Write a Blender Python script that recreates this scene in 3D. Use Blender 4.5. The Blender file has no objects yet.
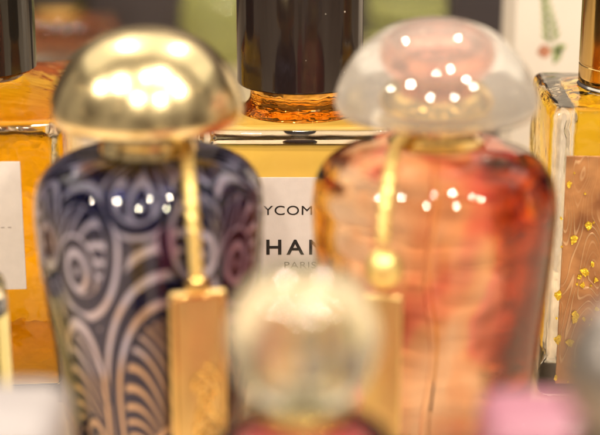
import bpy, bmesh, math, random
import numpy as np
from mathutils import Vector, Matrix
random.seed(7); rng = np.random.default_rng(7)
S = 0.01                      # everything below is written in centimetres
PI = math.pi
SC = bpy.context.scene
COL = SC.collection

# ------------------------------------------------------------------ materials
def newmat(name):
    m = bpy.data.materials.new(name); m.use_nodes = True
    nt = m.node_tree; nt.nodes.clear()
    out = nt.nodes.new('ShaderNodeOutputMaterial')
    return m, nt, out
def N(nt, t, **kw):
    n = nt.nodes.new('ShaderNode' + t)
    for k, v in kw.items():
        if k in n.inputs: n.inputs[k].default_value = v
        else: setattr(n, k, v)
    return n
def pbr(name, col, rough=.4, metal=0, coat=0, noise=0, nscale=120, bump=0, bscale=400, trans=0, ior=1.5, spec=.5, rvar=0, stretch=(1,1,1), col2=None):
    m, nt, out = newmat(name)
    p = N(nt, 'BsdfPrincipled'); L = nt.links.new
    p.inputs['Base Color'].default_value = (*col, 1); p.inputs['Roughness'].default_value = rough
    p.inputs['Metallic'].default_value = metal; p.inputs['Coat Weight'].default_value = coat
    p.inputs['Coat Roughness'].default_value = .03
    p.inputs['Transmission Weight'].default_value = trans; p.inputs['IOR'].default_value = ior
    p.inputs['Specular IOR Level'].default_value = spec
    tc = N(nt, 'TexCoord'); mp = N(nt, 'Mapping'); mp.inputs['Scale'].default_value = stretch
    L(tc.outputs['Object'], mp.inputs['Vector'])
    nz = N(nt, 'TexNoise'); nz.inputs['Scale'].default_value = nscale; nz.inputs['Detail'].default_value = 5
    L(mp.outputs[0], nz.inputs['Vector'])
    if noise or col2:
        mx = N(nt, 'Mix', data_type='RGBA')
        mx.inputs[6].default_value = (*col, 1)
        mx.inputs[7].default_value = (*(col2 or [c * (1 - noise) for c in col]), 1)
        rp = N(nt, 'ValToRGB'); rp.color_ramp.elements[0].position = .38; rp.color_ramp.elements[1].position = .65
        L(nz.outputs['Fac'], rp.inputs[0]); L(rp.outputs[0], mx.inputs[0]); L(mx.outputs[2], p.inputs['Base Color'])
    if rvar:
        mr = N(nt, 'MapRange'); mr.inputs['To Min'].default_value = max(0, rough - rvar); mr.inputs['To Max'].default_value = rough + rvar
        mr.inputs['From Min'].default_value = .3; mr.inputs['From Max'].default_value = .7
        L(nz.outputs['Fac'], mr.inputs[0]); L(mr.outputs[0], p.inputs['Roughness'])
    if bump:
        nb = N(nt, 'TexNoise'); nb.inputs['Scale'].default_value = bscale; nb.inputs['Detail'].default_value = 3
        L(mp.outputs[0], nb.inputs['Vector'])
        b = N(nt, 'Bump'); b.inputs['Strength'].default_value = bump; b.inputs['Distance'].default_value = .001
        L(nb.outputs['Fac'], b.inputs['Height']); L(b.outputs[0], p.inputs['Normal'])
    L(p.outputs[0], out.inputs[0])
    return m
def glass(name, col=(1, 1, 1), rough=0., ior=1.5, wav=0., wscale=60, milk=0., milkcol=(.9, .88, .84), absorb=None, dens=0, wave=None):
    m, nt, out = newmat(name); L = nt.links.new
    g = N(nt, 'BsdfGlass'); g.inputs['Color'].default_value = (*col, 1)
    g.inputs['Roughness'].default_value = rough; g.inputs['IOR'].default_value = ior
    sh = g.outputs[0]
    if wav or wave:
        tc = N(nt, 'TexCoord')
        b = N(nt, 'Bump'); b.inputs['Distance'].default_value = .001; b.inputs['Strength'].default_value = wav or 1
        nz = N(nt, 'TexNoise'); nz.inputs['Scale'].default_value = wscale; nz.inputs['Detail'].default_value = 2
        L(tc.outputs['Object'], nz.inputs['Vector']); L(nz.outputs['Fac'], b.inputs['Height'])
        L(b.outputs[0], g.inputs['Normal'])
    if milk:
        d = N(nt, 'BsdfDiffuse'); d.inputs['Color'].default_value = (*milkcol, 1)
        t = N(nt, 'BsdfTranslucent'); t.inputs['Color'].default_value = (*milkcol, 1)
        a = N(nt, 'MixShader'); L(d.outputs[0], a.inputs[1]); L(t.outputs[0], a.inputs[2])
        mx = N(nt, 'MixShader'); mx.inputs[0].default_value = milk
        L(sh, mx.inputs[1]); L(a.outputs[0], mx.inputs[2]); sh = mx.outputs[0]
    L(sh, out.inputs['Surface'])
    if absorb:
        v = N(nt, 'VolumeAbsorption'); v.inputs['Color'].default_value = (*absorb, 1); v.inputs['Density'].default_value = dens
        L(v.outputs[0], out.inputs['Volume'])
    return m

G_CLEAR = glass('clear_glass', (.99, .99, .985), 0.0, 1.5, wav=.16, wscale=50)
G_BOX = glass('thick_glass', (.985, .985, .965), 0.0, 1.5, wav=.25, wscale=40)
G_HAMMER = glass('hammered_glass', (.99, .985, .955), 0.0, 1.5, wav=1.1, wscale=75)
G_GREEN = glass('pale_green_glass', (.95, .97, .80), .05, 1.5, milk=.3, milkcol=(.78, .82, .40))
G_DOME = glass('milky_dome_glass', (.99, .98, .96), .045, 1.6, milk=.24, milkcol=(.86, .84, .80))
G_BALL = glass('milky_ball_glass', (.98, .97, .9), 0.0, 1.75, wav=.06, wscale=80, milk=.10, milkcol=(.74, .76, .64))
IL = .91
L_AMBER = glass('amber_liquid', (1, 1, 1), 0, IL, wav=.6, wscale=28, absorb=(.998, .835, .03), dens=44)
L_HONEY = glass('honey_liquid', (1, 1, 1), 0, IL, wav=.35, wscale=40, absorb=(.98, .855, .04), dens=50)
def rose_mat():
    """rose glass wall round the liquid; beige and deep copper streaks imitate refracted surroundings"""
    m, nt, out = newmat('rose_liquid'); L = nt.links.new
    g = N(nt, 'BsdfGlass'); g.inputs['IOR'].default_value = .89; g.inputs['Roughness'].default_value = 0
    tc = N(nt, 'TexCoord'); mp = N(nt, 'Mapping'); mp.inputs['Scale'].default_value = (1, 1, .38); mp.inputs['Location'].default_value = (.013, .02, .01)
    L(tc.outputs['Object'], mp.inputs[0])
    nz = N(nt, 'TexNoise'); nz.inputs['Scale'].default_value = 34; nz.inputs['Detail'].default_value = 2; nz.inputs['Distortion'].default_value = .8; L(mp.outputs[0], nz.inputs[0])
    rp = N(nt, 'ValToRGB'); e = rp.color_ramp.elements; e[0].position = .34; e[0].color = (.42, .13, .07, 1); e[1].position = .60; e[1].color = (1, .96, .86, 1)
    q = e.new(.43); q.color = (.88, .42, .42, 1); q = e.new(.51); q.color = (.97, .76, .58, 1)
    sx_ = N(nt, 'SeparateXYZ'); L(tc.outputs['Object'], sx_.inputs[0])       # refraction painted into the tint: pale on one side, darker on the other
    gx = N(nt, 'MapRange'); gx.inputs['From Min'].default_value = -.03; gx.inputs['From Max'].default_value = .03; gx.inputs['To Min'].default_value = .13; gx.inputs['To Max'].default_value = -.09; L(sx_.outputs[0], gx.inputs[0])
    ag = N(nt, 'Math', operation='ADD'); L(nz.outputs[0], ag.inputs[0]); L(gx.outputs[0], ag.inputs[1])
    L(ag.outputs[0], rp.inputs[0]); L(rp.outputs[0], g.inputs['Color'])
    b = N(nt, 'Bump'); b.inputs['Distance'].default_value = .001; b.inputs['Strength'].default_value = .5
    n2 = N(nt, 'TexNoise'); n2.inputs['Scale'].default_value = 60; L(tc.outputs['Object'], n2.inputs[0]); L(n2.outputs[0], b.inputs['Height']); L(b.outputs[0], g.inputs['Normal'])
    v = N(nt, 'VolumeAbsorption'); v.inputs['Color'].default_value = (.985, .50, .32, 1); v.inputs['Density'].default_value = 9
    L(g.outputs[0], out.inputs['Surface']); L(v.outputs[0], out.inputs['Volume']); return m
L_PINK = rose_mat()
L_COGNAC = glass('cognac_liquid', (1, 1, 1), 0, IL, wav=.3, wscale=40, absorb=(.90, .45, .08), dens=48)
L_WINE = glass('wine_liquid', (1, 1, 1), 0, IL, absorb=(.75, .12, .2), dens=60)
L_YELLOW = glass('yellow_liquid', (1, 1, 1), 0, IL, wav=.4, wscale=40, absorb=(.985, .87, .04), dens=75)
L_GREEN = glass('pale_green_liquid', (1, 1, 1), 0, IL, absorb=(.85, .95, .4), dens=22)
L_OLIVE = glass('olive_liquid', (1, 1, 1), 0, IL, absorb=(.85, .85, .2), dens=40)
GOLD_SATIN = pbr('satin_pale_gold', (.90, .75, .43), .23, 1, noise=.06, nscale=30, rvar=.05)
GOLD = pbr('polished_gold', (.86, .60, .22), .13, 1, rvar=.04, nscale=60)
GOLD_TAG = pbr('brushed_gold', (.86, .64, .28), .38, 1, noise=.18, nscale=90, bump=.3, bscale=500, stretch=(1, 1, .3))
GOLD_CORD = pbr('gold_thread', (.85, .66, .25), .35, .8, bump=.4, bscale=900)
ROSE_GOLD = pbr('rose_gold', (.74, .34, .27), .16, 1)
BLACK = pbr('black_lacquer', (.012, .010, .008), .12, 0, coat=.6)
WHITE_CAP = pbr('white_plastic', (.29, .27, .285), .35, 0, noise=.04)
PINK_CAP = pbr('pink_plastic', (.31, .125, .19), .4, 0, coat=.2, noise=.05)
GREY_CAP = pbr('grey_metal', (.24, .22, .21), .32, .8, rvar=.05)
LABEL = pbr('label_paper', (.60, .555, .545), .55, 0, noise=.04, nscale=300, bump=.05, bscale=1500)
INK = pbr('black_ink', (.010, .009, .010), .5)
INK_GREY = pbr('grey_ink', (.16, .14, .14), .5)
TUBE = glass('dip_tube_plastic', (1, .98, .95), .05, 1.12)
CARTON_W = pbr('white_carton_board', (.60, .56, .51), .6, noise=.05, nscale=40, bump=.08, bscale=600)
CARTON_D = pbr('dark_carton_board', (.030, .024, .030), .5, noise=.3, nscale=20)
OLIVE_BAND = pbr('olive_band', (.10, .10, .03), .3)
LEAF = pbr('printed_green', (.26, .32, .14), .6, noise=.35, nscale=180)
BERRY = pbr('printed_red', (.46, .20, .12), .6, noise=.3, nscale=180)
FLAKE = pbr('gold_leaf', (.92, .66, .06), .3, .85, bump=1, bscale=1100, noise=.3, nscale=700)
CRINKLE = pbr('crinkled_reflector_gold', (.95, .75, .25), .3, .6, bump=1, bscale=90)
COUNTER = pbr('counter_top', (.74, .60, .45), .22, coat=.4, noise=.25, nscale=14, stretch=(.3, 1, 1))
BACK = pbr('backdrop_board', (.040, .031, .036), .7, noise=.3, nscale=8)

def dusty_black():
    m, nt, out = newmat('dusty_black_lacquer'); L = nt.links.new
    p = N(nt, 'BsdfPrincipled'); tc = N(nt, 'TexCoord')
    v = N(nt, 'TexVoronoi'); v.inputs['Scale'].default_value = 420; v.inputs['Randomness'].default_value = 1
    L(tc.outputs['Object'], v.inputs['Vector'])
    # only a few cells carry a speck, each of its own size
    sep = N(nt, 'SeparateColor'); L(v.outputs['Color'], sep.inputs[0])
    thr = N(nt, 'MapRange'); thr.inputs['From Min'].default_value = .88; thr.inputs['From Max'].default_value = 1.; thr.inputs['To Min'].default_value = 0; thr.inputs['To Max'].default_value = .20
    L(sep.outputs[0], thr.inputs[0])
    lt = N(nt, 'Math', operation='LESS_THAN'); L(v.outputs['Distance'], lt.inputs[0]); L(thr.outputs[0], lt.inputs[1])
    mx = N(nt, 'Mix', data_type='RGBA'); mx.inputs[6].default_value = (.014, .009, .009, 1); mx.inputs[7].default_value = (.6, .56, .5, 1)
    L(lt.outputs[0], mx.inputs[0]); L(mx.outputs[2], p.inputs['Base Color'])
    mr = N(nt, 'MapRange'); mr.inputs['To Min'].default_value = .10; mr.inputs['To Max'].default_value = .8
    L(lt.outputs[0], mr.inputs[0]); L(mr.outputs[0], p.inputs['Roughness'])
    p.inputs['Specular IOR Level'].default_value = .5
    L(p.outputs[0], out.inputs[0]); return m
BLACK_DUST = dusty_black()

def swirl_mat():
    m, nt, out = newmat('damask_swirl_lacquer'); L = nt.links.new
    p = N(nt, 'BsdfPrincipled'); a = N(nt, 'Attribute', attribute_name='swirl')
    tc = N(nt, 'TexCoord'); nz = N(nt, 'TexNoise'); nz.inputs['Scale'].default_value = 35
    L(tc.outputs['Object'], nz.inputs['Vector'])
    li = N(nt, 'Mix', data_type='RGBA'); li.inputs[6].default_value = (.60, .40, .28, 1); li.inputs[7].default_value = (.50, .50, .74, 1)
    rp = N(nt, 'ValToRGB'); rp.color_ramp.elements[0].position = .42; rp.color_ramp.elements[1].position = .60
    sz_ = N(nt, 'SeparateXYZ'); L(tc.outputs['Object'], sz_.inputs[0])     # painted reflection: copper strands take a silver lilac sheen towards the shoulder
    gz = N(nt, 'MapRange'); gz.inputs['From Min'].default_value = .045; gz.inputs['From Max'].default_value = .095; gz.inputs['To Min'].default_value = -.2; gz.inputs['To Max'].default_value = .28; L(sz_.outputs[2], gz.inputs[0])
    ag = N(nt, 'Math', operation='ADD'); L(nz.outputs['Fac'], ag.inputs[0]); L(gz.outputs[0], ag.inputs[1])
    L(ag.outputs[0], rp.inputs[0]); L(rp.outputs[0], li.inputs[0])
    mx = N(nt, 'Mix', data_type='RGBA'); mx.inputs[6].default_value = (.004, .006, .058, 1)
    L(li.outputs[2], mx.inputs[7]); L(a.outputs['Fac'], mx.inputs[0]); L(mx.outputs[2], p.inputs['Base Color'])
    p.inputs['Metallic'].default_value = .65; p.inputs['Roughness'].default_value = .20
    L(p.outputs[0], out.inputs[0]); return m
SWIRL = swirl_mat()

def etched_mat():
    m, nt, out = newmat('etched_copper_panel'); L = nt.links.new
    p = N(nt, 'BsdfPrincipled'); tc = N(nt, 'TexCoord'); mp = N(nt, 'Mapping'); mp.inputs['Scale'].default_value = (1, 1, .22)
    L(tc.outputs['Object'], mp.inputs[0])
    f = N(nt, 'TexNoise'); f.inputs['Scale'].default_value = 75; f.inputs['Detail'].default_value = 1.2; f.inputs['Distortion'].default_value = .5
    L(mp.outputs[0], f.inputs[0])
    k = N(nt, 'Math', operation='MULTIPLY'); k.inputs[1].default_value = 165; L(f.outputs[0], k.inputs[0])
    sn = N(nt, 'Math', operation='SINE'); L(k.outputs[0], sn.inputs[0])
    lr = N(nt, 'MapRange'); lr.inputs['From Min'].default_value = .55; lr.inputs['From Max'].default_value = 1; lr.inputs['To Max'].default_value = .42; L(sn.outputs[0], lr.inputs[0])
    f2 = N(nt, 'TexNoise'); f2.inputs['Scale'].default_value = 55; L(tc.outputs['Object'], f2.inputs[0])
    fade = N(nt, 'MapRange'); fade.inputs['From Min'].default_value = .4; fade.inputs['From Max'].default_value = .62; L(f2.outputs[0], fade.inputs[0])
    ln = N(nt, 'Math', operation='MULTIPLY'); L(lr.outputs[0], ln.inputs[0]); L(fade.outputs[0], ln.inputs[1])
    nz = N(nt, 'TexNoise'); nz.inputs['Scale'].default_value = 90; nz.inputs['Detail'].default_value = 4; L(tc.outputs['Object'], nz.inputs[0])
    rp = N(nt, 'ValToRGB'); e = rp.color_ramp.elements; e[0].position = .30; e[0].color = (.20, .075, .028, 1); e[1].position = .70; e[1].color = (.50, .25, .10, 1)
    L(nz.outputs[0], rp.inputs[0])
    mx = N(nt, 'Mix', data_type='RGBA'); L(ln.outputs[0], mx.inputs[0]); L(rp.outputs[0], mx.inputs[6]); mx.inputs[7].default_value = (.80, .58, .34, 1)
    v = N(nt, 'TexVoronoi'); v.inputs['Scale'].default_value = 330; L(tc.outputs['Object'], v.inputs[0])
    sc = N(nt, 'SeparateColor'); L(v.outputs['Color'], sc.inputs[0])
    th = N(nt, 'MapRange'); th.inputs['From Min'].default_value = .7; th.inputs['To Max'].default_value = .3; L(sc.outputs[1], th.inputs[0])
    bb = N(nt, 'Math', operation='LESS_THAN'); L(v.outputs['Distance'], bb.inputs[0]); L(th.outputs[0], bb.inputs[1])
    bf = N(nt, 'Math', operation='MULTIPLY'); L(bb.outputs[0], bf.inputs[0]); L(fade.outputs[0], bf.inputs[1])
    m2 = N(nt, 'Mix', data_type='RGBA'); L(bf.outputs[0], m2.inputs[0]); L(mx.outputs[2], m2.inputs[6]); m2.inputs[7].default_value = (.9, .74, .5, 1)
    L(m2.outputs[2], p.inputs['Base Color'])
    ad = N(nt, 'Math', operation='ADD'); L(ln.outputs[0], ad.inputs[0]); L(bf.outputs[0], ad.inputs[1])
    b = N(nt, 'Bump'); b.inputs['Strength'].default_value = .8; b.inputs['Distance'].default_value = .0006
    L(ad.outputs[0], b.inputs['Height']); L(b.outputs[0], p.inputs['Normal'])
    p.inputs['Roughness'].default_value = .28; p.inputs['Metallic'].default_value = .3
    L(p.outputs[0], out.inputs[0]); return m
ETCHED = etched_mat()

# ------------------------------------------------------------------ geometry helpers
def link(name, bm, mat, parent=None, smooth=True, loc=(0, 0, 0), auto=True):
    me = bpy.data.meshes.new(name)
    bmesh.ops.recalc_face_normals(bm, faces=bm.faces)
    bmesh.ops.scale(bm, vec=(S, S, S), verts=bm.verts)
    bm.to_mesh(me); bm.free()
    if smooth:
        me.shade_smooth()
        if auto:
            try: me.set_sharp_from_angle(angle=math.radians(40))
            except Exception: pass
    me.materials.append(mat)
    o = bpy.data.objects.new(name, me); COL.objects.link(o)
    o.location = [c * S for c in loc]
    if parent: o.parent = parent
    return o
def thing(name, label, cat, loc, rz=0, group=None):
    o = bpy.data.objects.new(name, None); COL.objects.link(o)
    o.empty_display_size = .02
    o.location = [c * S for c in loc]; o.rotation_euler[2] = math.radians(rz)
    o['label'] = label; o['category'] = cat
    if group: o['group'] = group
    return o
def spline(pts, n=6):
    """Catmull-Rom through profile points; a point given with a third value 1 is a hard corner"""
    P = [Vector((p[0], p[1])) for p in pts]; hard = [len(p) > 2 for p in pts]; out = []
    for i in range(len(P) - 1):
        p1, p2 = P[i], P[i + 1]
        p0 = P[i - 1] if i > 0 and not hard[i] else p1 - (p2 - p1)
        p3 = P[i + 2] if i + 2 < len(P) and not hard[i + 1] else p2 + (p2 - p1)
        for k in range(n):
            t = k / n
            out.append(.5 * ((2 * p1) + (p2 - p0) * t + (2 * p0 - 5 * p1 + 4 * p2 - p3) * t * t + (3 * p1 - p0 - 3 * p2 + p3) * t ** 3))
    out.append(P[-1]); return [(max(0, v.x), v.y) for v in out]
def lathe(prof, seg=96, bm=None, c=(0, 0)):
    bm = bm or bmesh.new(); rings = []
    for r, z in prof:
        if r < 1e-4: rings.append([bm.verts.new((c[0], c[1], z))])
        else: rings.append([bm.verts.new((c[0] + r * math.cos(2 * PI * i / seg), c[1] + r * math.sin(2 * PI * i / seg), z)) for i in range(seg)])
    for a, b in zip(rings, rings[1:]):
        for i in range(seg):
            j = (i + 1) % seg
            if len(a) == 1 and len(b) == 1: continue
            if len(a) == 1: bm.faces.new((a[0], b[i], b[j]))
            elif len(b) == 1: bm.faces.new((a[i], a[j], b[0]))
            else: bm.faces.new((a[i], a[j], b[j], b[i]))
    return bm
def rbox(w, d, z0, z1, bev=.3, seg=4, top=None, cx=0, cy=0, taper=1.0):
    bm = bmesh.new(); bmesh.ops.create_cube(bm, size=1)
    for v in bm.verts:
        up = v.co.z > 0; k = 1 if up else taper
        v.co = Vector((cx + v.co.x * w * k, cy + v.co.y * d * k, z1 if up else z0))
    bmesh.ops.bevel(bm, geom=bm.edges[:], offset=bev, segments=seg, profile=.5, affect='EDGES', clamp_overlap=True)
    return bm
def dome_top(bm, ztop, rise, w, d):
    """subdivide the flat top and swell it towards the neck"""
    bmesh.ops.subdivide_edges(bm, edges=[e for e in bm.edges if all(v.co.z > ztop - 1e-4 for v in e.verts)], cuts=14, use_grid_fill=True)
    for v in bm.verts:
        if v.co.z > ztop - 1e-4:
            q = max(0, 1 - (abs(v.co.x) / (w / 2)) ** 2.5) * max(0, 1 - (abs(v.co.y) / (d / 2)) ** 2.5)
            v.co.z += rise * q
    return bm
def tube(pts, r, seg=14, twist=0, lobes=0):
    """a closed round tube along points"""
    P = [Vector(p) for p in pts]; bm = bmesh.new(); rings = []
    up = Vector((0, 0, 1)); prev = None
    for i, p in enumerate(P):
        t = (P[min(i + 1, len(P) - 1)] - P[max(i - 1, 0)]).normalized()
        if prev is None: n = t.cross(up if abs(t.z) < .9 else Vector((1, 0, 0))).normalized()
        else: n = (prev - t * prev.dot(t)).normalized()
        prev = n; b = t.cross(n); ring = []
        for k in range(seg):
            a = 2 * PI * k / seg; rr = r * (1 + (.22 * math.cos(lobes * (a + i * twist)) if lobes else 0))
            ring.append(bm.verts.new(p + n * math.cos(a) * rr + b * math.sin(a) * rr))
        rings.append(ring)
    for a, b in zip(rings, rings[1:]):
        for k in range(seg): bm.faces.new((a[k], a[(k + 1) % seg], b[(k + 1) % seg], b[k]))
    bm.faces.new(rings[0]); bm.faces.new(rings[-1]); return bm
def curve_pts(ctrl, n=10):
    P = [Vector(p) for p in ctrl]; out = []
    for i in range(len(P) - 1):
        p1, p2 = P[i], P[i + 1]; p0 = P[i - 1] if i else p1 * 2 - p2; p3 = P[i + 2] if i + 2 < len(P) else p2 * 2 - p1
        for k in range(n):
            t = k / n
            out.append(.5 * ((2 * p1) + (p2 - p0) * t + (2 * p0 - 5 * p1 + 4 * p2 - p3) * t * t + (3 * p1 - p0 - 3 * p2 + p3) * t ** 3))
    out.append(P[-1]); return out
def lettering(name, text, h, x, y, z, mat, parent, wide=1.2, bold=0, space=1.0, thick=.006):
    """raised printed letters standing in the x-z plane and facing -y"""
    cu = bpy.data.curves.new(name, 'FONT'); cu.body = text; cu.align_x = 'CENTER'; cu.align_y = 'CENTER'
    cu.size = 1; cu.extrude = .01; cu.offset = bold; cu.space_character = space
    o = bpy.data.objects.new(name, cu); COL.objects.link(o)
    bpy.context.view_layer.update()
    me = bpy.data.meshes.new_from_object(o.evaluated_get(bpy.context.evaluated_depsgraph_get()))
    bpy.data.objects.remove(o); bpy.data.curves.remove(cu)
    k = h / .72 * S
    me.transform(Matrix.Diagonal((k * wide, k, thick * S / .01, 1)))
    me.transform(Matrix.Rotation(PI / 2, 4, 'X'))
    me.materials.clear(); me.materials.append(mat); me.name = name
    ob = bpy.data.objects.new(name, me); COL.objects.link(ob); ob.parent = parent
    ob.location = (x * S, y * S, z * S); return ob

# ------------------------------------------------------------------ setting
o = link('counter', rbox(240, 190, -3, 0, .2, 2, cy=-5), COUNTER); o['kind'] = 'structure'
o = link('backdrop', rbox(240, 3, .02, 70, .3, 2, cy=71), BACK); o['kind'] = 'structure'

# ------------------------------------------------------------------ black-capped square bottle, centre
def square_bottle(name, label, cat, loc, rz, w, d, h, gmat, lmat, neck_r, capr, cap0, cap1, capmat, fill, wall=.45, base=.7, rise=0., group=None):
    t = thing(name, label, cat, loc, rz, group)
    bm = rbox(w, d, 0, h, .42, 5)
    if rise: dome_top(bm, h, rise, w - .84, d - .84)
    g = link('glass_body', bm, gmat, t, auto=False)
    link('liquid', rbox(w - 2 * wall, d - 2 * wall, base, fill, .3, 4), lmat, t, auto=False)
    return t
t = square_bottle('perfume_bottle', 'amber square bottle with black cap and white lettered label between the two domed bottles',
                  'perfume bottle', (0, 0, 0), 0, 7.7, 4.6, 10.25, G_BOX, L_AMBER, 0, 0, 0, 0, None, 9.5, rise=.12)
link('neck', lathe(spline([(0, 10.38, 1), (2.25, 10.38, 1), (2.32, 10.45), (2.0, 10.75), (1.9, 11.1), (1.95, 11.46, 1), (0, 11.46, 1)], 5)), glass('neck_glass', (1, .74, .34), 0, 1.45, wav=1.2, wscale=110), t)
link('atomiser_collar', lathe([(0, 9.9), (.62, 9.9), (.66, 9.95), (.66, 10.2), (0, 10.2)], 48), BLACK, t)
cp = link('cap', lathe(spline([(0, 11.48, 1), (2.33, 11.48, 1), (2.39, 11.53), (2.40, 11.62, 1), (2.40, 16.1, 1), (2.36, 16.24), (2.25, 16.3, 1), (0, 16.3, 1)], 4), 160), BLACK_DUST, t)
lb = link('label', rbox(4.3, .03, 3.75, 8.34, .012, 1, cy=-2.318), LABEL, t, smooth=False)
lettering('lettering', 'SYCOMORE', .37, .04, -2.337, 7.03, INK, lb, 1.2, 0, 1.1)
lettering('lettering', 'CHANEL', .60, .06, -2.337, 5.56, INK, lb, 1.12, .018, 1.35)
lettering('lettering', 'PARIS', .27, 0, -2.337, 4.86, INK_GREY, lb, 1.22, 0, 1.12)

# ------------------------------------------------------------------ left square bottle
t = square_bottle('perfume_bottle', 'tall amber bottle at the left edge with black cap and yellow shoulders',
                  'perfume bottle', (-12.6, .9, 0), 4, 7.4, 11.2, 11.0, G_HAMMER, L_HONEY, 0, 0, 0, 0, None, 10.5, rise=.6)
link('neck', lathe(spline([(0, 11.5, 1), (1.8, 11.5, 1), (1.9, 11.6), (1.9, 11.8, 1), (0, 11.8, 1)], 4)), G_CLEAR, t)
link('cap', lathe(spline([(0, 11.81, 1), (2.3, 11.81, 1), (2.4, 11.9, 1), (2.4, 16.4, 1), (2.3, 16.5, 1), (0, 16.5, 1)], 3), 128), BLACK, t)
link('glow_reflector', rbox(6.3, 9.8, .72, .78, .02, 1), CRINKLE, t, smooth=False)  # added reflector, stands in for lamplight glowing through the liquid at the base
lb = link('label', rbox(4.35, .03, 4.7, 9.55, .012, 1, cy=-5.618), LABEL, t, smooth=False)
lettering('lettering', '–  –', .17, 1.55, -5.637, 7.1, INK_GREY, lb, 1)

# ------------------------------------------------------------------ right square bottle with gold leaf
t = square_bottle('perfume_bottle', 'square bottle at the right edge with etched copper front, gold flakes and gold cap',
                  'perfume bottle', (12.75, -.55, 0), -2, 7.2, 6.9, 11.3, G_HAMMER, L_YELLOW, 0, 0, 0, 0, None, 10.8, wall=1.0, rise=.25)
UP = .12
link('neck', lathe(spline([(0, 11.22, 1), (1.9, 11.22, 1), (2.02, 11.3), (2.02, 11.42, 1), (0, 11.42, 1)], 4)), G_CLEAR, t)
link('collar', lathe(spline([(0, 11.43, 1), (2.16, 11.43, 1), (2.24, 11.5), (2.16, 11.6, 1), (0, 11.6, 1)], 4), 128), pbr('silver_ring', (.75, .72, .66), .15, 1), t)
cp = link('cap', lathe(spline([(0, 11.61, 1), (2.16, 11.61, 1), (2.2, 11.66, 1), (2.2, 12.28, 1), (2.17, 12.31, 1), (2.17, 12.36, 1), (2.2, 12.39, 1), (2.2, 17, 1), (2.1, 17.1, 1), (0, 17.1, 1)], 3), 128), GOLD, t)
pn = link('etched_panel', rbox(6.2, .06, .7, 9.6, .02, 1, cx=.12, cy=-3.50), ETCHED, t, smooth=False)
for k in range(80):
    x = -3.1 + 6.2 * random.random() ** 1.3; z = .8 + 8.4 * random.random(); r = random.choice([.04, .05, .07, .09, .11, .17])
    bm = bmesh.new(); n = random.choice([6, 7, 9, 11]); a0 = random.random() * 6
    va = [(r * random.uniform(.45, 1.15) * math.cos(a0 + 2 * PI * i / n), r * random.uniform(.5, 1.5) * math.sin(a0 + 2 * PI * i / n)) for i in range(n)]
    tl = random.uniform(-.25, .25)
    f = [bm.verts.new((x + p[0], -3.565 - .02 + p[0] * tl * .2, z + p[1])) for p in va]; b = [bm.verts.new((x + p[0], -3.545, z + p[1])) for p in va]
    bm.faces.new(f); bm.faces.new(b[::-1])
    for i in range(n): bm.faces.new((f[i], f[(i + 1) % n], b[(i + 1) % n], b[i]))
    link('gold_flake', bm, FLAKE, pn, smooth=False)

# ------------------------------------------------------------------ round bottles with domed stoppers
BODY = [(0, 0, 1), (2.3, 0, 1), (2.55, .08), (2.66, .35), (2.80, 1.8), (3.16, 4.5), (3.48, 7.0), (3.64, 9.0), (3.66, 9.9), (3.52, 10.65), (3.08, 11.2), (2.35, 11.5), (1.55, 11.6, 1), (0, 11.6, 1)]
BODYP = [(0, 0, 1), (2.8, 0, 1), (3.05, .08), (3.14, .35), (3.22, 1.8), (3.46, 4.5), (3.72, 7.0), (3.88, 9.0), (3.90, 10.0), (3.74, 10.8), (3.25, 11.4), (2.4, 11.75), (1.6, 11.86, 1), (0, 11.86, 1)]
def inset(prof, t, zmin, zmax):
    pr = spline(prof, 10); out = []
    for r, z in pr:
        if z < zmin or z > zmax or r < .4: continue
        out.append((max(.05, r - t), z))
    return [(0, out[0][1]), (out[0][0] - .3, out[0][1])] + out + [(out[-1][0] - .2, out[-1][1] + .06), (0, out[-1][1] + .06)]
# -- purple and navy swirl
t = thing('perfume_bottle', 'round navy and lilac swirl-patterned bottle with a satin gold mushroom dome stopper', 'perfume bottle', (-4.79, -11, 0))
link('glass_body', lathe(spline(BODY, 6), 128), G_CLEAR, t, auto=False)
core = inset(BODY, .28, .8, 11.4)
# fine resample of the core profile so the painted swirls stay crisp
cp_ = np.array(core); seglen = np.r_[0, np.cumsum(np.hypot(*np.diff(cp_, axis=0).T))]
ss = np.linspace(0, seglen[-1], 420); prof = list(zip(np.interp(ss, seglen, cp_[:, 0]), np.interp(ss, seglen, cp_[:, 1])))
prof[0] = (0, prof[0][1]); prof[-1] = (0, prof[-1][1])
SEG = 600
bm = lathe(prof, SEG)
co = np.array([v.co[:] for v in bm.verts])
th = np.arctan2(co[:, 1], co[:, 0])            # front of the bottle is -pi/2
u = (th + PI / 2 + PI) % (2 * PI) - PI          # 0 at the front
sx = u * 3.4; sz = co[:, 2].copy()
def mod(x, a): return (x + a / 2) % a - a / 2
W = 2 * PI * 3.4 / 4                            # four feather motifs round the bottle
def feather(cx, cz, wd, ht, hand):
    """nested arches with curling tongues inside, open at the foot"""
    X = mod(sx - cx, 4 * W) * hand; Z = sz - cz
    e = np.sqrt((X / wd) ** 2 + (np.where(Z > 0, Z / ht, Z / (ht * 1.5))) ** 2)
    return X, Z, e
val = np.zeros(len(co)); best = np.full(len(co), 9.)
cells = []
for k in range(4):
    cells += [(k * W + .75, 4.1, 2.0, 4.2, 1), (k * W - 1.95, 9.5, 1.2, 1.5, -1), (k * W - 2.35, 4.4, .95, 2.7, 1), (k * W + 1.75, 9.9, 1.0, 1.2, 1), (k * W - .1, 11.2, 1.1, .8, 1)]
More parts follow.
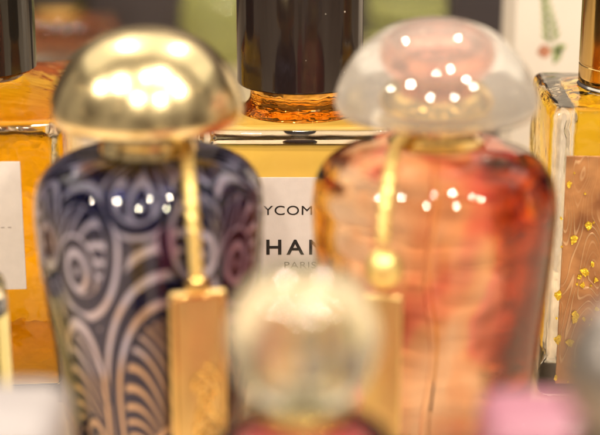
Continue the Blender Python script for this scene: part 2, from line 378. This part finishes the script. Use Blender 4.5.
for (cx, cz, wd, ht, hand) in cells:
    X, Z, e = feather(cx, cz, wd, ht, hand)
    ring = np.clip(2.2 * (np.cos(2 * PI * (e * wd / .44 + .1)) - .30), 0, 1)
    XL = X + wd * .74                            # distance from the arch's left inside edge
    q = (Z + .62 * np.maximum(XL, 0) ** 2 - .12 * np.sin(XL * 3)) / (.60 + .1 * np.sin(Z))
    tong = np.clip(2.6 * (np.cos(2 * PI * q) - .22 - .30 * np.maximum(XL, 0) / wd), 0, 1)
    foot = np.sqrt((X - .15 * wd) ** 2 + ((Z + .62 * ht) * .62) ** 2)
    uu = np.clip(2.2 * np.cos(2 * PI * foot / .38), 0, 1)
    inner = np.where(foot < .62 * wd, uu, tong)
    v = np.where(e < .74, inner, ring)
    upd = e < best
    val = np.where(upd, v, val); best = np.minimum(best, e)
# flowing strands where no motif is near
fl = np.clip(1.8 * np.cos(2 * PI * (sx + .55 * np.sin(sz * 1.1 + sx * .5)) / .62) + .1, 0, 1)
w = np.clip((best - 1.35) / .2, 0, 1); val = val * (1 - w) + fl * w
o = link('patterned_lining', bm, SWIRL, t, auto=False)
at = o.data.attributes.new('swirl', 'FLOAT', 'POINT'); at.data.foreach_set('value', val.astype(np.float32))
link('collar', lathe(spline([(0, 11.61, 1), (1.5, 11.61, 1), (1.56, 11.68), (1.50, 11.9), (1.40, 12.2), (1.42, 12.50), (1.5, 12.6, 1), (0, 12.6, 1)], 5)), GOLD_SATIN, t, auto=False)
DOME = [(0, 12.61, 1), (1.6, 12.61, 1), (2.4, 12.58), (2.85, 12.62), (3.02, 12.85), (3.03, 13.1), (2.93, 13.55), (2.66, 14.15), (2.2, 14.75), (1.6, 15.2), (.9, 15.46), (.4, 15.54), (0, 15.55)]
link('dome_stopper', lathe(spline(DOME, 6), 128), GOLD_SATIN, t, auto=False)

# -- rose bottle
t = thing('perfume_bottle', 'round clear bottle of rose orange scent with a milky glass mushroom dome stopper', 'perfume bottle', (4.27, -11, 0))
link('glass_body', lathe(spline(BODYP, 6), 128), G_CLEAR, t, auto=False)
bm = lathe(inset(BODYP, .30, .9, 11.0), 160)
for v in bm.verts:                                # hand-blown: the inner wall swells and thins
    a = math.atan2(v.co.y, v.co.x); r = math.hypot(v.co.x, v.co.y); z = v.co.z
    if r > 1 and z < 10.9:
        k = 1 - .022 * (1 + math.sin(5 * a + .9 * z)) - .016 * (1 + math.sin(9 * a - 1.3 * z + 1)) - .014 * (1 + math.sin(5.6 * z + .6 * math.sin(3 * a)))
        v.co.x *= k; v.co.y *= k
link('liquid', bm, L_PINK, t, auto=True)
link('dip_tube', lathe([(0, 1.2), (.12, 1.2), (.12, 10.95), (0, 10.95)], 20), TUBE, t)
link('collar', lathe(spline([(0, 11.87, 1), (1.45, 11.87, 1), (1.52, 11.95), (1.25, 12.1), (1.2, 12.4), (1.3, 12.7), (1.35, 12.8, 1), (0, 12.8, 1)], 5)), GOLD, t, auto=False)
D2 = [(0, 12.81, 1), (1.5, 12.81, 1), (2.4, 12.78), (2.95, 12.84), (3.16, 13.05), (3.18, 13.3), (3.08, 13.75), (2.78, 14.35), (2.3, 14.95), (1.65, 15.45), (.9, 15.72), (.4, 15.8), (0, 15.81)]
dm = link('dome_stopper', lathe(spline(D2, 6), 128), G_DOME, t, auto=False)
link('stopper_core', lathe(spline([(0, 13.5, 1), (.8, 13.5), (1.15, 13.75), (1.3, 14.1), (1.2, 14.55), (.8, 14.85), (0, 15.0)], 5), 64), ROSE_GOLD, dm, auto=False)
link('stopper_ring', lathe(spline([(0, 12.9, 1), (1.1, 12.9, 1), (1.15, 13.0), (1.0, 13.25), (.7, 13.45, 1), (0, 13.45, 1)], 5), 64), GOLD, dm, auto=False)

# -- small wine-dark bottle in front with a glass ball
t = thing('perfume_bottle', 'small wine dark bottle at the front centre topped by a blurred milky glass ball', 'perfume bottle', (.08, -26, 0))
B3 = [(0, 0, 1), (1.8, 0, 1), (2.05, .1), (2.12, .4), (2.2, 2), (2.3, 5), (2.4, 7.4), (2.3, 8.2), (1.9, 8.8), (1.3, 9.06), (.8, 9.12, 1), (0, 9.12, 1)]
link('glass_body', lathe(spline(B3, 6)), G_CLEAR, t, auto=False)
link('liquid', lathe(inset(B3, .22, .7, 8.8)), L_WINE, t)
link('collar', lathe(spline([(0, 9.13, 1), (.9, 9.13, 1), (.95, 9.2), (.95, 9.4), (.9, 9.46, 1), (0, 9.46, 1)], 4)), GOLD, t)
BALL = [(0, 9.47, 1), (.8, 9.47, 1), (1.15, 9.75), (1.48, 10.2), (1.68, 10.75), (1.75, 11.2), (1.66, 11.75), (1.36, 12.3), (.9, 12.66), (.4, 12.84), (0, 12.86)]
b_ = link('ball_stopper', lathe(spline(BALL, 6)), G_BALL, t, auto=False)
link('stopper_core', lathe(spline([(0, 9.55, 1), (.5, 9.55, 1), (.55, 9.65), (.55, 9.95, 1), (.3, 10.1), (.25, 10.5), (0, 10.55)], 6), 64), pbr('champagne_metal', (.86, .82, .68), .1, 1), b_, auto=False)

# ------------------------------------------------------------------ hanging tags
def tag_squiggle(x0, z0, z1, y):
    pts = []; n = 90
    for i in range(n + 1):
        s = i / n; a = s * 2 * PI * 6.5
        pts.append((x0 + .26 * math.sin(a) * (1 + .5 * math.sin(a * .37)), y, z1 + (z0 - z1) * s + .2 * math.sin(2 * a + .6)))
    return pts
def hung(t, pts, r):
    M = Matrix.Rotation(-t.rotation_euler[2], 3, 'Z'); o = t.location / S
    return tube(curve_pts([M @ (Vector(p) - o) for p in pts], 12), r, 18, .35, 3)
t = thing('hang_tag', 'long rectangular brushed gold tag on a cord in front of the navy swirl bottle', 'hang tag', (-3.06, -14.95, 1.9), 12)
link('tag_plate', rbox(1.72, .22, 0, 6.45, .09, 3), GOLD_TAG, t)
link('raised_script', tube(tag_squiggle(.18, .6, 3.9, -.13), .06, 8), GOLD, t)
for a_, b_, c_, d_ in ((-.74, .74, .12, .2), (-.74, .74, 6.25, 6.33), (-.74, -.67, .2, 6.25), (.67, .74, .2, 6.25)):
    link('raised_border', rbox(b_ - a_, .05, c_, d_, .015, 1, cx=(a_ + b_) / 2, cy=-.125), GOLD, t)
link('loop', lathe(spline([(.0, 6.40, 1), (.30, 6.42), (.38, 6.62), (.30, 6.86), (.16, 6.96, 1), (0, 6.96, 1)], 5), 48), GOLD, t)
link('cord', hung(t, [(-3.06, -14.95, 8.8), (-3.10, -14.95, 9.5), (-3.14, -14.88, 10.3), (-3.22, -14.6, 10.95), (-3.32, -14.0, 11.45), (-3.42, -13.1, 11.75), (-3.5, -12.2, 12.0), (-3.75, -11.9, 12.1)], .19), GOLD_CORD, t, auto=False)
t = thing('hang_tag', 'gold tag below a round gold bead on a cord in front of the rose bottle', 'hang tag', (2.48, -15.15, 1.6), -14)
link('tag_plate', rbox(1.15, .22, 0, 6.7, .09, 3), GOLD_TAG, t)
link('bead', lathe([(.56 * math.sin(PI * i / 24), 7.5 - .62 * math.cos(PI * i / 24)) for i in range(25)], 48), GOLD_CORD, t)
link('cord', hung(t, [(2.45, -15.15, 9.9), (2.47, -15.12, 10.4), (2.52, -14.9, 11.0), (2.62, -14.3, 11.55), (2.75, -13.4, 11.9), (2.95, -12.4, 12.15), (3.25, -11.8, 12.25)], .19), GOLD_CORD, t, auto=False)

# ------------------------------------------------------------------ foreground caps, far out of focus
def small_bottle(label, loc, capbm, capmat, bodycol, h, r):
    t = thing('perfume_bottle', label, 'perfume bottle', loc)
    pr = [(0, 0, 1), (r - .2, 0, 1), (r, .15), (r, h - .8), (r * .8, h - .25), (r * .5, h, 1), (0, h, 1)]
    link('glass_body', lathe(spline(pr, 5)), G_CLEAR, t, auto=False)
    link('liquid', lathe(inset(pr, .2, .5, h - .9)), bodycol, t)
    link('cap', capbm, capmat, t); return t
small_bottle('small bottle with a rounded white cap in the bottom left corner', (-6.75, -28, 0), rbox(3.2, 3.2, 8.3, 10.42, .55, 6), WHITE_CAP, L_YELLOW, 8.28, 1.9)
small_bottle('small bottle with a rounded pink cap in the bottom right corner', (5.52, -28, 0), rbox(3.05, 2.75, 7.9, 10.3, .5, 6), PINK_CAP, L_WINE, 7.88, 1.7)
small_bottle('small bottle with a round grey metal cap, cut off by the right edge', (6.6, -32.2, 0), lathe([(1.75 * math.sin(PI * i / 24), 12.9 - 1.5 * math.cos(PI * i / 24)) for i in range(25)], 64), GREY_CAP, L_OLIVE, 11.35, 1.5)
small_bottle('slim bottle of olive yellow scent at the left edge before the tall amber bottle', (-11.0, -11.5, 0), lathe(spline([(0, 7.6, 1), (.8, 7.6, 1), (.9, 7.7, 1), (.9, 8.9, 1), (.8, 9.0, 1), (0, 9.0, 1)], 3), 64), GOLD, L_OLIVE, 7.58, 1.55)

# ------------------------------------------------------------------ background
def green(label, x, y, r, lm, gm, capm):
    t = thing('perfume_jar', label, 'jar', (x, y, 0), 0)
    pr = [(0, 0, 1), (r - .9, 0, 1), (r - .2, .35), (r, 1.1), (r, 1.9), (r - .15, 2.6), (r - .6, 2.9), (2.2, 3.0, 1), (0, 3.0, 1)]
    link('glass_body', lathe(spline(pr, 6)), gm, t, auto=False)
    link('liquid', lathe(inset(pr, .4, .7, 2.2)), lm, t)
    link('neck_band', lathe([(0, 3.02), (r - .5, 3.02), (r - .45, 3.1), (r - .45, 3.6), (0, 3.6)], 64), OLIVE_BAND, t)
    link('lid', lathe(spline([(0, 3.62, 1), (r - .3, 3.62, 1), (r - .1, 3.8), (r - .1, 5.6), (r - .5, 6.1), (r * .5, 6.5), (0, 6.6)], 5), 96), gm, t, auto=False); return t
t = thing('perfume_jar', 'blurred round pale green glass bottle behind, left of the black cap', 'jar', (-5.45, 61, 0), 0)
pr = [(0, 0, 1), (1.9, 0, 1), (2.7, .4), (3.35, 1.2), (3.6, 2.3), (3.62, 3.6), (3.3, 5.0), (2.4, 6.2), (1.2, 6.9), (1.0, 7.2, 1), (0, 7.2, 1)]
link('glass_body', lathe(spline(pr, 6)), G_GREEN, t, auto=False)
link('liquid', lathe(inset(pr, .7, 1.1, 5.2)), L_OLIVE, t)
link('cap', lathe([(0, 7.22), (1.4, 7.22), (1.5, 7.3), (1.5, 10), (0, 10)], 48), GOLD, t)
green('blurred pale green round jar behind, right of the black cap', 8.65, 61, 3.6, L_GREEN, G_GREEN, WHITE_CAP)
t = square_bottle('perfume_bottle', 'wide blurred amber brown bottle far behind in the top left corner', 'perfume bottle', (-18.2, 60, 0), 0, 8.2, 5, 3.4, G_HAMMER, L_COGNAC, 0, 0, 0, 0, None, 3.0, base=.9, rise=.3)
link('collar', lathe([(0, 3.72), (1.9, 3.72), (2.0, 3.8), (2.0, 4.4), (0, 4.4)], 64), GOLD, t)
link('cap', lathe([(0, 4.42), (2.3, 4.42), (2.4, 4.5), (2.4, 9), (2.3, 9.1), (0, 9.1)], 64), BLACK, t)
t = thing('carton', 'dark carton standing beside the white box behind the milky dome', 'box', (11.5, 34, 0))
link('box_body', rbox(5.4, 4, 0, 17, .06, 2), CARTON_D, t)
t = thing('carton', 'white carton printed with a green leafy sprig, behind the gold cap', 'box', (14.55, 16.5, 0))
link('box_body', rbox(9.0, 5, 0, 20, .06, 2), CARTON_W, t)
def leaf(x, z, L, w, a, mat):
    bm = bmesh.new(); n = 8; f = []; c, s = math.cos(a), math.sin(a)
    pts = [(L * i / n, w * math.sin(PI * i / n)) for i in range(n + 1)] + [(L * i / n, -w * math.sin(PI * i / n)) for i in range(n - 1, 0, -1)]
    f = [bm.verts.new((x + c * p - s * q, -2.515, z + s * p + c * q)) for p, q in pts]; b = [bm.verts.new((v.co.x, -2.506, v.co.z)) for v in f]
    bm.faces.new(f); bm.faces.new(b[::-1])
    for i in range(len(f)): j = (i + 1) % len(f); bm.faces.new((f[i], f[j], b[j], b[i]))
    return bm
def join(list_):
    m = bmesh.new()
    for b in list_:
        me = bpy.data.meshes.new('t'); b.to_mesh(me); m.from_mesh(me); b.free(); bpy.data.meshes.remove(me)
    return m
cx = -3.15; z0 = 10.2
lv = [leaf(cx + .35 - .08 * k, z0 + .2 + .36 * k, .62 - .05 * k, .12, a, LEAF) for k in range(7) for a in (2.5 - .1 * k, .9 - .05 * k)]
lv += [leaf(cx + .4, z0 - .5, 3.3, .035, 1.75, LEAF), leaf(cx + .35, z0 - .3, .8, .22, .4, LEAF), leaf(cx + .5, z0 - .9, .9, .2, 1.2, LEAF)]
link('printed_sprig', join(lv), LEAF, t, smooth=False)
link('printed_berry', join([leaf(cx - .3, z0 - .35, .7, .32, .2, BERRY)]), BERRY, t, smooth=False)

# ------------------------------------------------------------------ light
w = bpy.data.worlds.new('World'); SC.world = w; w.use_nodes = True
nt = w.node_tree; nt.nodes.clear(); L = nt.links.new
out = nt.nodes.new('ShaderNodeOutputWorld'); bg = N(nt, 'Background'); L(bg.outputs[0], out.inputs[0])
tc = N(nt, 'TexCoord'); mp = N(nt, 'Mapping'); mp.inputs['Scale'].default_value = (2.6, 2.6, .9); mp.inputs['Location'].default_value = (3.1, 1.2, .4)
L(tc.outputs['Generated'], mp.inputs[0])
nz = N(nt, 'TexNoise'); nz.inputs['Scale'].default_value = 1.3; nz.inputs['Detail'].default_value = 3; L(mp.outputs[0], nz.inputs[0])
rp = N(nt, 'ValToRGB'); e = rp.color_ramp.elements; e[0].position = .40; e[0].color = (.10, .06, .045, 1); e[1].position = .60; e[1].color = (1.0, .83, .64, 1)
L(nz.outputs[0], rp.inputs[0])
# small warm bright dots added over the upper half, for sparkle in the glass
vo = N(nt, 'TexVoronoi'); vo.inputs['Scale'].default_value = 5.5; L(tc.outputs['Generated'], vo.inputs['Vector'])
dot = N(nt, 'Math', operation='LESS_THAN'); dot.inputs[1].default_value = .11; L(vo.outputs['Distance'], dot.inputs[0])
sp = N(nt, 'SeparateXYZ'); L(tc.outputs['Generated'], sp.inputs[0])
hi = N(nt, 'Math', operation='GREATER_THAN'); hi.inputs[1].default_value = .12; L(sp.outputs[2], hi.inputs[0])
mu = N(nt, 'Math', operation='MULTIPLY'); L(dot.outputs[0], mu.inputs[0]); L(hi.outputs[0], mu.inputs[1])
mxw = N(nt, 'Mix', data_type='RGBA'); L(mu.outputs[0], mxw.inputs[0]); L(rp.outputs[0], mxw.inputs[6]); mxw.inputs[7].default_value = (16, 12.5, 8.5, 1)
L(mxw.outputs[2], bg.inputs[0]); bg.inputs[1].default_value = .40; w.cycles.sampling_method = 'MANUAL'; w.cycles.sample_map_resolution = 1024

def lamp(x, y, z, r, p, col=(1, .86, .68)):
    d = bpy.data.lights.new('shop_and_fill_spot', 'POINT'); d.energy = p; d.shadow_soft_size = r * S; d.color = col
    o = bpy.data.objects.new('shop_and_fill_spot', d); COL.objects.link(o); o.location = (x * S, y * S, z * S)
lamp(-46, -60, 92, 4.2, 27)
lamp(22, -44, 98, 2.4, 16)
lamp(-16, -100, 84, 2.4, 16)
lamp(34, -100, 84, 2.4, 16)
lamp(66, -62, 88, 2.4, 16)
lamp(44, -50, 84, 1.8, 9)
lamp(0, -56, 104, 1.8, 9)
lamp(-92, -48, 90, 2.4, 16)
lamp(-30, 40, 100, 2.2, 18)  # this and the next are rear fill lamps added to light the background
lamp(30, 44, 100, 2.2, 18)
d = bpy.data.lights.new('rear_fill_panel', 'AREA'); d.shape = 'RECTANGLE'; d.size = 1.7; d.size_y = .9; d.energy = 5; d.color = (1, .88, .70)  # unseen fill light added overhead to brighten the rear counter and the liquids
o = bpy.data.objects.new('rear_fill_panel', d); COL.objects.link(o); o.location = (0, .42, .72)

# ------------------------------------------------------------------ camera
cd = bpy.data.cameras.new('Camera'); cam = bpy.data.objects.new('Camera', cd); COL.objects.link(cam); SC.camera = cam
cam.location = (0, -.60, .244); cam.rotation_euler = (math.radians(90 - 17), 0, 0)
cd.sensor_width = 36; cd.lens = 96; cd.clip_start = .01; cd.clip_end = 20
cd.dof.use_dof = True; cd.dof.focus_distance = .602; cd.dof.aperture_fstop = 6.0; cd.dof.aperture_blades = 0

SC.render.engine = 'CYCLES'
c = SC.cycles
c.max_bounces = 24; c.transmission_bounces = 24; c.glossy_bounces = 8; c.diffuse_bounces = 3; c.volume_bounces = 0
c.caustics_refractive = True; c.caustics_reflective = True; c.sample_clamp_indirect = 12; c.blur_glossy = .3
c.use_denoising = True
try: c.denoiser = 'OPENIMAGEDENOISE'
except Exception: pass
SC.view_settings.view_transform = 'Standard'; SC.view_settings.look = 'None'; SC.view_settings.exposure = -.02; SC.view_settings.gamma = 1
